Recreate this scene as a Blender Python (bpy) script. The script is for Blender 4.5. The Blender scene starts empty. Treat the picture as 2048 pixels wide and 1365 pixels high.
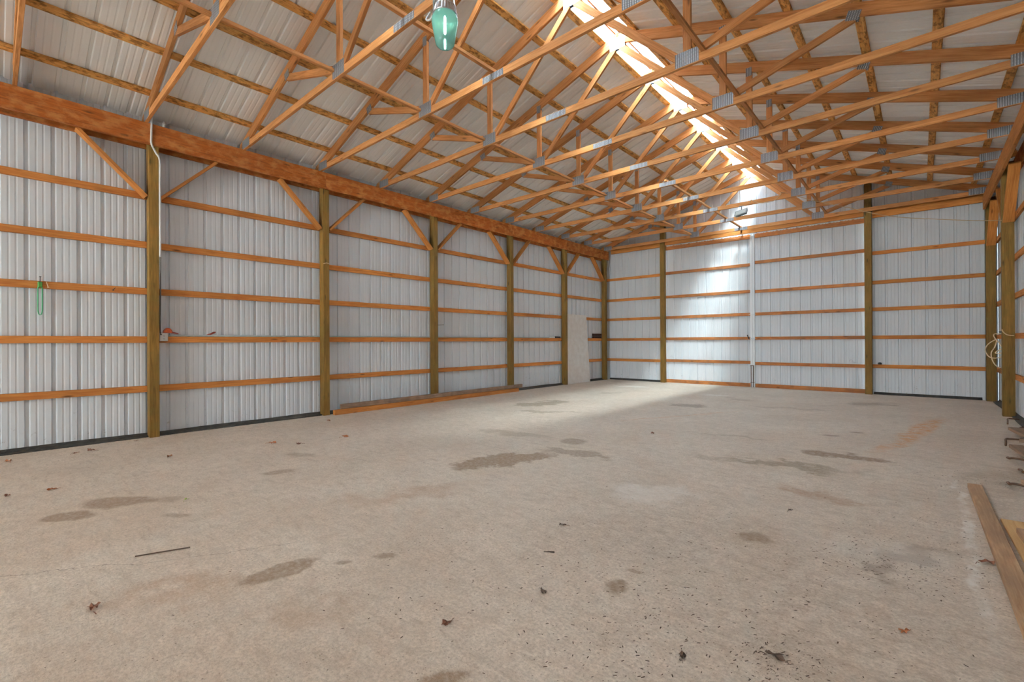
import bpy, bmesh, math, random
from mathutils import Vector, Matrix, noise

sc = bpy.context.scene
COL = sc.collection
R = math.radians
random.seed(7)

# ------------------------------------------------------------------ camera
H = 1.34                                   # eye height
YAW, PIT, ROL = 0.7251, 0.0012, -0.0049
cd = bpy.data.cameras.new('camera')
cd.sensor_fit = 'HORIZONTAL'; cd.sensor_width = 36.0
cd.lens = 923.7 / 2048 * 36.0
cd.clip_start = 0.05; cd.clip_end = 300
cam = bpy.data.objects.new('camera', cd); COL.objects.link(cam)
F = Vector((-math.sin(YAW)*math.cos(PIT), math.cos(YAW)*math.cos(PIT), math.sin(PIT)))
Rt = Vector((math.cos(YAW), math.sin(YAW), 0)); Up = Rt.cross(F)
R2 = Rt*math.cos(ROL) + Up*math.sin(ROL); U2 = -Rt*math.sin(ROL) + Up*math.cos(ROL)
cam.matrix_world = Matrix(((R2.x, U2.x, -F.x, 0), (R2.y, U2.y, -F.y, 0), (R2.z, U2.z, -F.z, H), (0, 0, 0, 1)))
sc.camera = cam

# ------------------------------------------------------------------ world, sun, exposure
w = bpy.data.worlds.new('sky'); sc.world = w; w.use_nodes = True
nt = w.node_tree; nt.nodes.clear()
tc = nt.nodes.new('ShaderNodeTexCoord'); sp = nt.nodes.new('ShaderNodeSeparateXYZ')
cr = nt.nodes.new('ShaderNodeValToRGB')
cr.color_ramp.elements[0].position = 0.0; cr.color_ramp.elements[0].color = (0.82, 0.945, 1.0, 1)
cr.color_ramp.elements[1].position = 0.9; cr.color_ramp.elements[1].color = (0.66, 0.86, 1.0, 1)
bg = nt.nodes.new('ShaderNodeBackground'); bg.inputs[1].default_value = 19.0
wo = nt.nodes.new('ShaderNodeOutputWorld')
nt.links.new(tc.outputs['Generated'], sp.inputs[0]); nt.links.new(sp.outputs['Z'], cr.inputs[0])
nt.links.new(cr.outputs[0], bg.inputs[0]); nt.links.new(bg.outputs[0], wo.inputs[0])

sl = bpy.data.lights.new('sun', 'SUN'); sl.energy = 300.0; sl.angle = R(20.0); sl.color = (0.95, 1.0, 0.95)
sun = bpy.data.objects.new('sun', sl); COL.objects.link(sun)
sun.location = (2, -6, 12)
sun.rotation_euler = Vector((-0.35, 0.65, -1.0)).to_track_quat('-Z', 'Y').to_euler()

def portal(loc, rot, sx, sy, name):
    l = bpy.data.lights.new(name, 'AREA'); l.shape = 'RECTANGLE'; l.size = sx; l.size_y = sy
    l.cycles.is_portal = True
    o = bpy.data.objects.new(name, l); COL.objects.link(o); o.location = loc; o.rotation_euler = rot
portal((-3.55, -15.04, 2.15), (R(90), 0, 0), 8.1, 4.3, 'door_opening_portal')

sc.view_settings.view_transform = 'Standard'; sc.view_settings.look = 'None'
sc.view_settings.gamma = 1.0; sc.view_settings.use_curve_mapping = False
sc.view_settings.exposure = -0.10
sc.cycles.use_denoising = True
sc.cycles.use_adaptive_sampling = True; sc.cycles.adaptive_threshold = 0.03
sc.cycles.max_bounces = 10; sc.cycles.diffuse_bounces = 6; sc.cycles.glossy_bounces = 3
sc.cycles.transparent_max_bounces = 12; sc.cycles.transmission_bounces = 6
sc.cycles.sample_clamp_indirect = 8.0
sc.cycles.caustics_reflective = False; sc.cycles.caustics_refractive = False

# ------------------------------------------------------------------ materials
def newmat(name):
    m = bpy.data.materials.new(name); m.use_nodes = True
    t = m.node_tree; b = t.nodes['Principled BSDF']
    return m, t, b
def N(t, kind, **kw):
    n = t.nodes.new(kind)
    for k, v in kw.items(): setattr(n, k, v)
    return n
def mixc(t, fac, a, b, mode='MIX'):
    n = N(t, 'ShaderNodeMix', data_type='RGBA', blend_type=mode)
    for s, v in ((0, fac), (6, a), (7, b)):
        if isinstance(v, (int, float)): n.inputs[s].default_value = v
        elif isinstance(v, tuple): n.inputs[s].default_value = (*v, 1)
        else: t.links.new(v, n.inputs[s])
    return n.outputs[2]
def ramp(t, src, pts):
    n = N(t, 'ShaderNodeValToRGB'); e = n.color_ramp.elements
    while len(e) < len(pts): e.new(0.5)
    for k, (p, c) in enumerate(pts):
        e[k].position = p; e[k].color = (c, c, c, 1) if isinstance(c, (int, float)) else (*c, 1)
    t.links.new(src, n.inputs[0]); return n.outputs[0]
def noisen(t, vec, scale, detail=3, rough=0.55, dist=0.0):
    n = N(t, 'ShaderNodeTexNoise'); n.inputs['Scale'].default_value = scale
    n.inputs['Detail'].default_value = detail; n.inputs['Roughness'].default_value = rough
    n.inputs['Distortion'].default_value = dist
    t.links.new(vec, n.inputs['Vector']); return n.outputs[0]

def wood(name, light, dark, knot=0.5, blotch=None, blotch_amt=0.0, rough=0.75, blotch_scale=(5, 5, 5), blotch_pts=(0.45, 0.62)):
    """Lumber whose grain runs along local X."""
    m, t, b = newmat(name)
    co = N(t, 'ShaderNodeTexCoord'); oi = N(t, 'ShaderNodeObjectInfo')
    off = N(t, 'ShaderNodeVectorMath', operation='SCALE'); off.inputs[0].default_value = (37.0, 11.0, 23.0)
    t.links.new(oi.outputs['Random'], off.inputs['Scale'])
    ad = N(t, 'ShaderNodeVectorMath', operation='ADD')
    t.links.new(co.outputs['Object'], ad.inputs[0]); t.links.new(off.outputs[0], ad.inputs[1])
    mp = N(t, 'ShaderNodeMapping'); mp.inputs['Scale'].default_value = (1.3, 22, 22); t.links.new(ad.outputs[0], mp.inputs[0])
    g1 = noisen(t, mp.outputs[0], 1.6, 4, 0.6, 1.2)
    mp2 = N(t, 'ShaderNodeMapping'); mp2.inputs['Scale'].default_value = (4, 110, 110); t.links.new(ad.outputs[0], mp2.inputs[0])
    g2 = noisen(t, mp2.outputs[0], 1.0, 2, 0.5)
    gm = N(t, 'ShaderNodeMath', operation='ADD'); t.links.new(g1, gm.inputs[0])
    g2s = N(t, 'ShaderNodeMath', operation='MULTIPLY'); t.links.new(g2, g2s.inputs[0]); g2s.inputs[1].default_value = 0.35
    t.links.new(g2s.outputs[0], gm.inputs[1])
    fac = ramp(t, gm.outputs[0], ((0.50, 0.0), (0.86, 1.0)))
    c = mixc(t, fac, light, dark)
    # patchy tone along the board
    mp3 = N(t, 'ShaderNodeMapping'); mp3.inputs['Scale'].default_value = (1.2, 3, 3); t.links.new(ad.outputs[0], mp3.inputs[0])
    tone = noisen(t, mp3.outputs[0], 1.0, 2, 0.5)
    c = mixc(t, 1.0, c, ramp(t, tone, ((0.3, 0.78), (0.7, 1.12))), 'MULTIPLY')
    # knots
    mp4 = N(t, 'ShaderNodeMapping'); mp4.inputs['Scale'].default_value = (2.3, 9, 9); t.links.new(ad.outputs[0], mp4.inputs[0])
    vo = N(t, 'ShaderNodeTexVoronoi'); vo.inputs['Scale'].default_value = 1.0; t.links.new(mp4.outputs[0], vo.inputs['Vector'])
    kn = ramp(t, vo.outputs['Distance'], ((0.06, 1.0), (0.17, 0.0)))
    kf = N(t, 'ShaderNodeMath', operation='MULTIPLY'); t.links.new(kn, kf.inputs[0]); kf.inputs[1].default_value = knot
    c = mixc(t, kf.outputs[0], c, tuple(x*0.25 for x in dark))
    if blotch:
        mp5 = N(t, 'ShaderNodeMapping'); mp5.inputs['Scale'].default_value = blotch_scale; t.links.new(ad.outputs[0], mp5.inputs[0])
        bl = noisen(t, mp5.outputs[0], 1.0, 5, 0.65)
        bf = ramp(t, bl, ((blotch_pts[0], 0.0), (blotch_pts[1], blotch_amt)))
        c = mixc(t, bf, c, blotch)
    rv = N(t, 'ShaderNodeMapRange'); t.links.new(oi.outputs['Random'], rv.inputs[0]); rv.inputs[3].default_value = 0.82; rv.inputs[4].default_value = 1.14
    c = mixc(t, 1.0, c, rv.outputs[0], 'MULTIPLY')
    t.links.new(c, b.inputs['Base Color']); b.inputs['Roughness'].default_value = rough
    b.inputs['Specular IOR Level'].default_value = 0.25
    bp = N(t, 'ShaderNodeBump'); bp.inputs['Strength'].default_value = 0.25; bp.inputs['Distance'].default_value = 0.004
    t.links.new(gm.outputs[0], bp.inputs['Height']); t.links.new(bp.outputs[0], b.inputs['Normal'])
    return m

M = {}
M['truss'] = wood('truss_lumber', (0.58, 0.27, 0.10), (0.36, 0.135, 0.036), 0.8)
M['girt'] = wood('girt_lumber', (0.60, 0.245, 0.062), (0.40, 0.13, 0.026), 0.9)
M['beam'] = wood('header_lumber', (0.42, 0.115, 0.016), (0.22, 0.05, 0.007), 0.7, (0.55, 0.24, 0.07), 0.55, blotch_scale=(6, 9, 9))
M['post'] = wood('treated_post_lumber', (0.22, 0.118, 0.024), (0.10, 0.050, 0.008), 0.9, (0.12, 0.085, 0.018), 0.5)
M['purlin'] = wood('purlin_lumber', (0.78, 0.43, 0.14), (0.56, 0.25, 0.06), 0.5, (0.13, 0.05, 0.010), 0.80, blotch_scale=(10, 22, 22), blotch_pts=(0.48, 0.61))
M['brace'] = wood('brace_lumber', (0.54, 0.22, 0.055), (0.34, 0.115, 0.022), 0.7)
M['doorwood'] = wood('door_frame_lumber', (0.54, 0.21, 0.065), (0.32, 0.10, 0.025), 0.9, (0.20, 0.10, 0.05), 0.5)
M['ridge'] = wood('ridge_lumber', (0.62, 0.20, 0.09), (0.45, 0.12, 0.05), 0.5)
M['greywood'] = wood('weathered_lumber', (0.36, 0.24, 0.16), (0.22, 0.135, 0.085), 0.6, (0.14, 0.09, 0.06), 0.5)
M['oldboard'] = wood('old_board_lumber', (0.52, 0.34, 0.20), (0.34, 0.19, 0.10), 0.5, (0.24, 0.15, 0.10), 0.5, blotch_scale=(2, 9, 9))
M['ply'] = wood('plywood', (0.62, 0.40, 0.19), (0.50, 0.29, 0.12), 0.2)
M['brownslat'] = wood('dark_brown_slat', (0.06, 0.022, 0.014), (0.03, 0.012, 0.008), 0.2)

def plain(name, col, rough=0.6, metal=0.0, spec=0.5, var=None, vscale=8, bump=0.0):
    m, t, b = newmat(name)
    b.inputs['Base Color'].default_value = (*col, 1); b.inputs['Roughness'].default_value = rough
    b.inputs['Metallic'].default_value = metal; b.inputs['Specular IOR Level'].default_value = spec
    if var:
        co = N(t, 'ShaderNodeTexCoord')
        n = noisen(t, co.outputs['Object'], vscale, 5, 0.6)
        c = mixc(t, ramp(t, n, ((0.35, 0.0), (0.7, 1.0))), col, var)
        t.links.new(c, b.inputs['Base Color'])
        if bump:
            bp = N(t, 'ShaderNodeBump'); bp.inputs['Strength'].default_value = bump; bp.inputs['Distance'].default_value = 0.01
            t.links.new(n, bp.inputs['Height']); t.links.new(bp.outputs[0], b.inputs['Normal'])
    return m

def sheet_metal(name, col, dirt, low_dirt=True, rough=0.58):
    m, t, b = newmat(name)
    co = N(t, 'ShaderNodeTexCoord')
    n = noisen(t, co.outputs['Object'], 0.9, 3, 0.5)
    c = mixc(t, ramp(t, n, ((0.35, 0.0), (0.75, 0.5))), col, tuple(x*0.90 for x in col))
    if low_dirt:
        n2 = noisen(t, co.outputs['Object'], 16, 5, 0.7)
        sx = N(t, 'ShaderNodeSeparateXYZ'); t.links.new(co.outputs['Object'], sx.inputs[0])
        mr = N(t, 'ShaderNodeMapRange'); t.links.new(sx.outputs['Z'], mr.inputs[0])
        mr.inputs[1].default_value = 0.0; mr.inputs[2].default_value = 1.1; mr.inputs[3].default_value = 0.12; mr.inputs[4].default_value = 0.0
        ad = N(t, 'ShaderNodeMath', operation='ADD'); t.links.new(n2, ad.inputs[0]); t.links.new(mr.outputs[0], ad.inputs[1])
        c = mixc(t, ramp(t, ad.outputs[0], ((0.72, 0.0), (0.80, 0.75))), c, dirt)
    t.links.new(c, b.inputs['Base Color']); b.inputs['Roughness'].default_value = rough
    b.inputs['Specular IOR Level'].default_value = 0.2
    return m
M['siding'] = sheet_metal('white_steel_siding', (0.67, 0.69, 0.715), (0.35, 0.33, 0.30))
M['roofmetal'] = sheet_metal('white_steel_roofing', (0.90, 0.90, 0.89), (0.3, 0.3, 0.3), False, 0.5)
M['stile'] = plain('white_door_stile', (0.78, 0.79, 0.80), 0.4)
M['galv'] = plain('galvanised_steel', (0.55, 0.56, 0.58), 0.35, 0.8)
M['darksteel'] = plain('rusted_rod_steel', (0.09, 0.055, 0.035), 0.7, 0.3, var=(0.16, 0.07, 0.03), vscale=30)
M['black'] = plain('black_rubber', (0.012, 0.011, 0.010), 0.75, var=(0.05, 0.04, 0.03), vscale=20, bump=0.5)
M['blackplastic'] = plain('black_plastic', (0.015, 0.015, 0.017), 0.4)
M['white'] = plain('white_plastic', (0.75, 0.75, 0.73), 0.4)
M['socket'] = plain('socket_slots', (0.10, 0.09, 0.09), 0.5)
M['greypvc'] = plain('grey_conduit', (0.42, 0.48, 0.47), 0.5)
M['whitepvc'] = plain('white_conduit', (0.72, 0.72, 0.72), 0.5)
M['darkconduit'] = plain('dark_conduit', (0.10, 0.09, 0.08), 0.5)
M['orange'] = plain('orange_plastic', (0.75, 0.14, 0.03), 0.5, var=(0.45, 0.08, 0.03), vscale=30)
M['maroon'] = plain('maroon_plastic', (0.30, 0.05, 0.03), 0.5)
M['green'] = plain('green_cord', (0.05, 0.36, 0.16), 0.5)
M['greenwrap'] = plain('green_cord_wrap', (0.05, 0.20, 0.03), 0.6)
M['cream'] = plain('cream_rope', (0.72, 0.55, 0.36), 0.7)
M['cable'] = plain('tan_cable', (0.50, 0.36, 0.20), 0.6)
M['foam'] = plain('white_board_sheet', (0.76, 0.72, 0.68), 0.85, var=(0.66, 0.60, 0.55), vscale=7, bump=0.2)
M['fixture'] = plain('grey_fixture', (0.13, 0.15, 0.15), 0.45)
M['lens'] = plain('floodlight_lens', (0.35, 0.36, 0.34), 0.25)
M['leaf'] = plain('dry_leaf', (0.20, 0.075, 0.035), 0.8, var=(0.11, 0.04, 0.025), vscale=40)
M['leaforange'] = plain('orange_leaf', (0.42, 0.15, 0.05), 0.8, var=(0.25, 0.09, 0.04), vscale=40)
M['leafgreen'] = plain('green_leaf', (0.25, 0.32, 0.06), 0.8)
M['twig'] = plain('twig', (0.07, 0.04, 0.025), 0.85)
M['debris'] = plain('dirt_bits', (0.13, 0.085, 0.055), 0.95, var=(0.06, 0.04, 0.03), vscale=9)
M['gravel'] = plain('gravel_yard', (0.62, 0.61, 0.59), 0.95, var=(0.55, 0.54, 0.51), vscale=4)
M['lampmetal'] = plain('lamp_housing_metal', (0.62, 0.63, 0.66), 0.25, 0.9)

def plate_mat(name, base, spot, rot=0.0):
    m, t, b = newmat(name)
    co = N(t, 'ShaderNodeTexCoord')
    sx = N(t, 'ShaderNodeSeparateXYZ'); t.links.new(co.outputs['Object'], sx.inputs[0])
    def wave(sock, freq):
        a = N(t, 'ShaderNodeMath', operation='MULTIPLY'); t.links.new(sock, a.inputs[0]); a.inputs[1].default_value = freq*2*math.pi
        s = N(t, 'ShaderNodeMath', operation='SINE'); t.links.new(a.outputs[0], s.inputs[0]); return s.outputs[0]
    wx = wave(sx.outputs['X'], 42); wz = wave(sx.outputs['Z'], 62)
    fx = ramp(t, wx, ((0.0, 0.0), (0.55, 1.0)))
    ml = N(t, 'ShaderNodeMath', operation='MULTIPLY'); t.links.new(wz, ml.inputs[0]); t.links.new(wx, ml.inputs[1])
    fz = ramp(t, ml.outputs[0], ((0.25, 0.0), (0.55, 1.0)))
    c = mixc(t, fx, tuple(x*0.28 for x in base), base)
    c = mixc(t, fz, c, spot)
    t.links.new(c, b.inputs['Base Color']); b.inputs['Metallic'].default_value = 0.45; b.inputs['Roughness'].default_value = 0.5
    bp = N(t, 'ShaderNodeBump'); bp.inputs['Strength'].default_value = 0.5; bp.inputs['Distance'].default_value = 0.003
    t.links.new(wx, bp.inputs['Height']); t.links.new(bp.outputs[0], b.inputs['Normal'])
    return m
M['plate'] = plate_mat('nail_plate_steel', (0.50, 0.52, 0.56), (0.07, 0.07, 0.09))

def skylight_mat():
    """ribbed fibreglass: mostly diffusing, clarity raised towards the back to throw the sun streak there"""
    m, t, b = newmat('translucent_skylight')
    t.nodes.remove(b); out = t.nodes['Material Output']
    co = N(t, 'ShaderNodeTexCoord'); sx = N(t, 'ShaderNodeSeparateXYZ'); t.links.new(co.outputs['Object'], sx.inputs[0])
    mr = N(t, 'ShaderNodeMapRange', interpolation_type='SMOOTHSTEP'); t.links.new(sx.outputs['Y'], mr.inputs[0])
    mr.inputs[1].default_value = 2.0; mr.inputs[2].default_value = 9.0; mr.inputs[3].default_value = 0.96; mr.inputs[4].default_value = 0.91  # clarity graded along the ridge to shape the sun beam
    tr = N(t, 'ShaderNodeBsdfTransparent'); tr.inputs[0].default_value = (0.80, 0.92, 1.0, 1)
    tl = N(t, 'ShaderNodeBsdfTranslucent'); tl.inputs[0].default_value = (0.60, 0.67, 0.74, 1)
    mx = N(t, 'ShaderNodeMixShader'); t.links.new(mr.outputs[0], mx.inputs[0])
    t.links.new(tr.outputs[0], mx.inputs[1]); t.links.new(tl.outputs[0], mx.inputs[2]); t.links.new(mx.outputs[0], out.inputs[0])
    return m
M['sky'] = skylight_mat()

def refractor_mat():
    m, t, b = newmat('teal_refractor')
    t.nodes.remove(b); out = t.nodes['Material Output']
    tr = N(t, 'ShaderNodeBsdfTransparent'); tr.inputs[0].default_value = (0.74, 1.0, 0.93, 1)
    tl = N(t, 'ShaderNodeBsdfTranslucent'); tl.inputs[0].default_value = (0.45, 1.0, 0.84, 1)
    df = N(t, 'ShaderNodeBsdfDiffuse'); df.inputs[0].default_value = (0.40, 1.0, 0.82, 1)
    gl = N(t, 'ShaderNodeBsdfGlossy'); gl.inputs['Roughness'].default_value = 0.12
    m1 = N(t, 'ShaderNodeMixShader'); m1.inputs[0].default_value = 0.5
    m2 = N(t, 'ShaderNodeMixShader'); m2.inputs[0].default_value = 0.42
    m3 = N(t, 'ShaderNodeMixShader'); fr = N(t, 'ShaderNodeFresnel'); fr.inputs[0].default_value = 1.5
    t.links.new(tl.outputs[0], m1.inputs[1]); t.links.new(df.outputs[0], m1.inputs[2])
    t.links.new(tr.outputs[0], m2.inputs[1]); t.links.new(m1.outputs[0], m2.inputs[2])
    t.links.new(fr.outputs[0], m3.inputs[0]); t.links.new(m2.outputs[0], m3.inputs[1]); t.links.new(gl.outputs[0], m3.inputs[2])
    t.links.new(m3.outputs[0], out.inputs[0]); return m
M['refractor'] = refractor_mat()
M['bulb'] = plain('emissive_bulb', (0.8, 0.9, 0.85), 0.4)
_b = M['bulb'].node_tree.nodes['Principled BSDF']; _b.inputs['Emission Color'].default_value = (0.72, 1.0, 0.90, 1); _b.inputs['Emission Strength'].default_value = 18.0  # bulb given its own greenish white emission inside the refractor

def concrete():
    m, t, b = newmat('stained_concrete')
    co = N(t, 'ShaderNodeTexCoord'); P = co.outputs['Object']
    base, alt = (0.78, 0.68, 0.575), (0.66, 0.565, 0.47)
    c = mixc(t, ramp(t, noisen(t, P, 0.9, 6, 0.65, 0.4), ((0.35, 0.0), (0.68, 1.0))), base, alt)
    # warm tints and pale washes
    c = mixc(t, ramp(t, noisen(t, P, 0.55, 4, 0.6, 0.8), ((0.52, 0.0), (0.76, 0.40))), c, (0.60, 0.42, 0.29))
    c = mixc(t, ramp(t, noisen(t, P, 2.1, 5, 0.7), ((0.52, 0.0), (0.78, 0.5))), c, (0.66, 0.60, 0.53))
    # trowel / broom streaks across the bay
    mp = N(t, 'ShaderNodeMapping'); mp.inputs['Rotation'].default_value = (0, 0, R(40)); mp.inputs['Scale'].default_value = (2.2, 9, 1); t.links.new(P, mp.inputs[0])
    st = noisen(t, mp.outputs[0], 2.0, 5, 0.7)
    c = mixc(t, ramp(t, st, ((0.53, 0.0), (0.70, 0.42))), c, (0.36, 0.27, 0.20))
    fine = noisen(t, P, 60, 4, 0.75)
    c = mixc(t, ramp(t, fine, ((0.36, 0.42), (0.58, 0.0))), c, (0.26, 0.20, 0.15))
    c = mixc(t, ramp(t, noisen(t, P, 11, 6, 0.8, 0.5), ((0.42, 0.28), (0.55, 0.0), )), c, (0.38, 0.29, 0.22))
    c = mixc(t, ramp(t, noisen(t, P, 140, 2, 0.6), ((0.58, 0.0), (0.72, 0.35))), c, (0.80, 0.73, 0.65))
    # specks
    vo = N(t, 'ShaderNodeTexVoronoi'); vo.inputs['Scale'].default_value = 38; t.links.new(P, vo.inputs['Vector'])
    vm = N(t, 'ShaderNodeMath', operation='MULTIPLY'); t.links.new(ramp(t, vo.outputs['Distance'], ((0.09, 0.9), (0.17, 0.0))), vm.inputs[0])
    t.links.new(ramp(t, noisen(t, P, 1.7, 4, 0.6), ((0.48, 0.0), (0.62, 1.0))), vm.inputs[1])
    c = mixc(t, vm.outputs[0], c, (0.16, 0.11, 0.08))
    # warped coordinate for the stains
    wn = N(t, 'ShaderNodeTexNoise'); wn.inputs['Scale'].default_value = 2.2; wn.inputs['Detail'].default_value = 5; wn.inputs['Roughness'].default_value = 0.62
    t.links.new(P, wn.inputs['Vector'])
    sb = N(t, 'ShaderNodeVectorMath', operation='SUBTRACT'); t.links.new(wn.outputs['Color'], sb.inputs[0]); sb.inputs[1].default_value = (0.5, 0.5, 0.5)
    ss = N(t, 'ShaderNodeVectorMath', operation='SCALE'); t.links.new(sb.outputs[0], ss.inputs[0]); ss.inputs['Scale'].default_value = 1.15
    wa = N(t, 'ShaderNodeVectorMath', operation='ADD'); t.links.new(P, wa.inputs[0]); t.links.new(ss.outputs[0], wa.inputs[1])
    ss2 = N(t, 'ShaderNodeVectorMath', operation='SCALE'); t.links.new(sb.outputs[0], ss2.inputs[0]); ss2.inputs['Scale'].default_value = 0.26
    wb = N(t, 'ShaderNodeVectorMath', operation='ADD'); t.links.new(P, wb.inputs[0]); t.links.new(ss2.outputs[0], wb.inputs[1])
    grit = ramp(t, noisen(t, P, 26, 4, 0.75), ((0.30, 0.45), (0.62, 1.0)))
    #  x, y, half length, half width, angle, colour, strength, soft edge, big warp
    brown, grey, red, rust, pale, dirt = (0.25, 0.165, 0.10), (0.29, 0.225, 0.15), (0.40, 0.24, 0.14), (0.62, 0.28, 0.09), (0.82, 0.78, 0.72), (0.17, 0.105, 0.06)
    S = [(-3.55, 3.80, .62, .27, 1.25, brown, .85, .72, 1), (-3.10, 4.60, .46, .16, .5, brown, .62, .6, 1), (-3.50, 5.17, .20, .20, .5, brown, .65, .6, 0),
         (-6.15, 7.84, .78, .36, 1.2, grey, .75, .6, 1), (-5.41, 6.96, .70, .14, .49, grey, .55, .5, 1), (-4.46, 5.05, .66, .24, .1, grey, .45, .5, 1),
         (-0.73, 6.50, .50, .24, -.04, brown, .95, .55, 1), (-1.18, 5.61, .80, .17, .19, grey, .75, .5, 1), (-1.9, 6.9, .6, .12, .1, grey, .4, .4, 1),
         (-3.55, 9.56, .42, .28, .69, dirt, .55, .5, 1), (-0.80, 12.13, .75, .35, 1.0, dirt, .5, .4, 1), (-3.09, 11.2, .5, .3, -.6, brown, .35, .3, 1), (-1.9, 10.4, .9, .2, .2, brown, .3, .3, 1),
         (-5.11, .72, .30, .17, .71, brown, .72, .7, 0), (-4.94, .42, .19, .15, .8, brown, .72, .75, 0), (-4.85, .98, .17, .12, 1.0, brown, .45, .5, 0), (-4.35, .95, .14, .06, .7, brown, .5, .5, 0),
         (-2.82, 1.12, .23, .105, 1.5, brown, .72, .8, 0), (-0.85, 3.43, .15, .13, .7, brown, .7, .5, 0), (-1.25, 2.25, .095, .075, .7, brown, .75, .5, 0),
         (-1.25, 2.48, .07, .035, .4, brown, .6, .4, 0), (-0.73, 4.76, .38, .26, 0., red, .62, .4, 1), (-0.10, 3.81, .45, .2, .97, dirt, .62, .2, 1),
         (-0.20, 3.47, .22, .13, -.95, dirt, .62, .2, 1), (-2.53, 1.65, .085, .045, .9, brown, .6, .5, 0), (-2.66, 1.43, .07, .035, 1.0, brown, .6, .5, 0),
         (-4.99, 1.99, .2, .11, 1.1, brown, .55, .5, 0), (-1.43, 1.20, .10, .05, .9, brown, .75, .5, 0), (-3.4, 2.5, .75, .2, 1.14, red, .40, .2, 1),
         (-5.58, 2.43, .26, .1, .5, brown, .45, .4, 0), (-3.0, .6, .45, .22, .9, red, .45, .2, 1), (-2.35, 1.15, .3, .2, .9, red, .3, .2, 1),
         (-6.35, 12.5, .6, .25, .3, pale, .7, .3, 1), (-3.7, 11.9, .5, .2, .3, pale, .5, .3, 1), (-1.8, 3.9, .5, .3, .5, pale, .5, .2, 1), (-.2, 3.7, .5, .35, .5, pale, .3, .2, 1),
         (-7.0, 12.9, .45, .12, .4, dirt, .4, .3, 1), (-6.0, 10.6, .5, .2, .8, grey, .35, .3, 1), (0.6, 6.5, .9, .25, 1.3, grey, .45, .2, 1),
         (-0.95, 7.8, .16, .07, .2, dirt, .6, .5, 0), (-0.7, 8.3, .14, .06, .2, dirt, .6, .5, 0)]
    for (x, y, a, bb, ang, colr, amt, soft, big) in S:
        mp = N(t, 'ShaderNodeMapping', vector_type='TEXTURE')
        mp.inputs['Location'].default_value = (x, y, 0); mp.inputs['Rotation'].default_value = (0, 0, ang)
        mp.inputs['Scale'].default_value = (a, bb, 1000); t.links.new((wa if big else wb).outputs[0], mp.inputs[0])
        ln = N(t, 'ShaderNodeVectorMath', operation='LENGTH'); t.links.new(mp.outputs[0], ln.inputs[0])
        mr = N(t, 'ShaderNodeMapRange', interpolation_type='SMOOTHSTEP'); t.links.new(ln.outputs['Value'], mr.inputs[0])
        mr.inputs[1].default_value = soft; mr.inputs[2].default_value = 1.08; mr.inputs[3].default_value = min(1, amt*1.15); mr.inputs[4].default_value = 0.0
        mg = N(t, 'ShaderNodeMath', operation='MULTIPLY'); t.links.new(mr.outputs[0], mg.inputs[0]); t.links.new(grit, mg.inputs[1])
        c = mixc(t, mg.outputs[0], c, colr)
    # rust coloured tyre track towards the back right, and a pale seam line beside the board
    def band(x, y, a, bb, ang, colr, amt, scale):
        nonlocal c
        mp = N(t, 'ShaderNodeMapping', vector_type='TEXTURE')
        mp.inputs['Location'].default_value = (x, y, 0); mp.inputs['Rotation'].default_value = (0, 0, ang)
        mp.inputs['Scale'].default_value = (a, bb, 1000); t.links.new(wb.outputs[0], mp.inputs[0])
        ln = N(t, 'ShaderNodeVectorMath', operation='LENGTH'); t.links.new(mp.outputs[0], ln.inputs[0])
        mr = N(t, 'ShaderNodeMapRange', interpolation_type='SMOOTHSTEP'); t.links.new(ln.outputs['Value'], mr.inputs[0])
        mr.inputs[1].default_value = 0.5; mr.inputs[2].default_value = 1.1; mr.inputs[3].default_value = amt; mr.inputs[4].default_value = 0.0
        mg = N(t, 'ShaderNodeMath', operation='MULTIPLY'); t.links.new(mr.outputs[0], mg.inputs[0])
        t.links.new(ramp(t, noisen(t, P, scale, 5, 0.75), ((0.42, 0.15), (0.58, 1.0))), mg.inputs[1])
        c = mixc(t, mg.outputs[0], c, colr)
    band(0.0, 9.2, 1.75, .17, 1.40, rust, .8, 9); band(-0.25, 7.6, .8, .11, 1.25, rust, .5, 9)
    band(-3.2, 8.2, 1.6, .08, 1.1, rust, .35, 9)
    band(0.24, 4.6, 2.0, .035, 1.57, pale, .75, 6)
    band(-1.2, 3.1, 1.3, .6, .6, dirt, .18, 14); band(-.3, 2.6, .9, .6, .6, dirt, .22, 14)
    # hairline crack
    for (x, y, a, ang) in ((-3.75, .35, .75, .95), (-3.3, 1.05, .5, 1.1)):
        mp = N(t, 'ShaderNodeMapping', vector_type='TEXTURE')
        mp.inputs['Location'].default_value = (x, y, 0); mp.inputs['Rotation'].default_value = (0, 0, ang)
        mp.inputs['Scale'].default_value = (a, .0035, 1000); t.links.new(wb.outputs[0], mp.inputs[0])
        ln = N(t, 'ShaderNodeVectorMath', operation='LENGTH'); t.links.new(mp.outputs[0], ln.inputs[0])
        c = mixc(t, ramp(t, ln.outputs['Value'], ((0.7, 0.6), (1.0, 0.0))), c, (0.2, 0.15, 0.12))
    t.links.new(c, b.inputs['Base Color'])
    b.inputs['Roughness'].default_value = 0.72; b.inputs['Specular IOR Level'].default_value = 0.28
    bp = N(t, 'ShaderNodeBump'); bp.inputs['Strength'].default_value = 0.35; bp.inputs['Distance'].default_value = 0.006
    bm_ = N(t, 'ShaderNodeMath', operation='ADD'); t.links.new(fine, bm_.inputs[0]); t.links.new(st, bm_.inputs[1])
    t.links.new(bm_.outputs[0], bp.inputs['Height']); t.links.new(bp.outputs[0], b.inputs['Normal'])
    return m
M['concrete'] = concrete()

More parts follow.
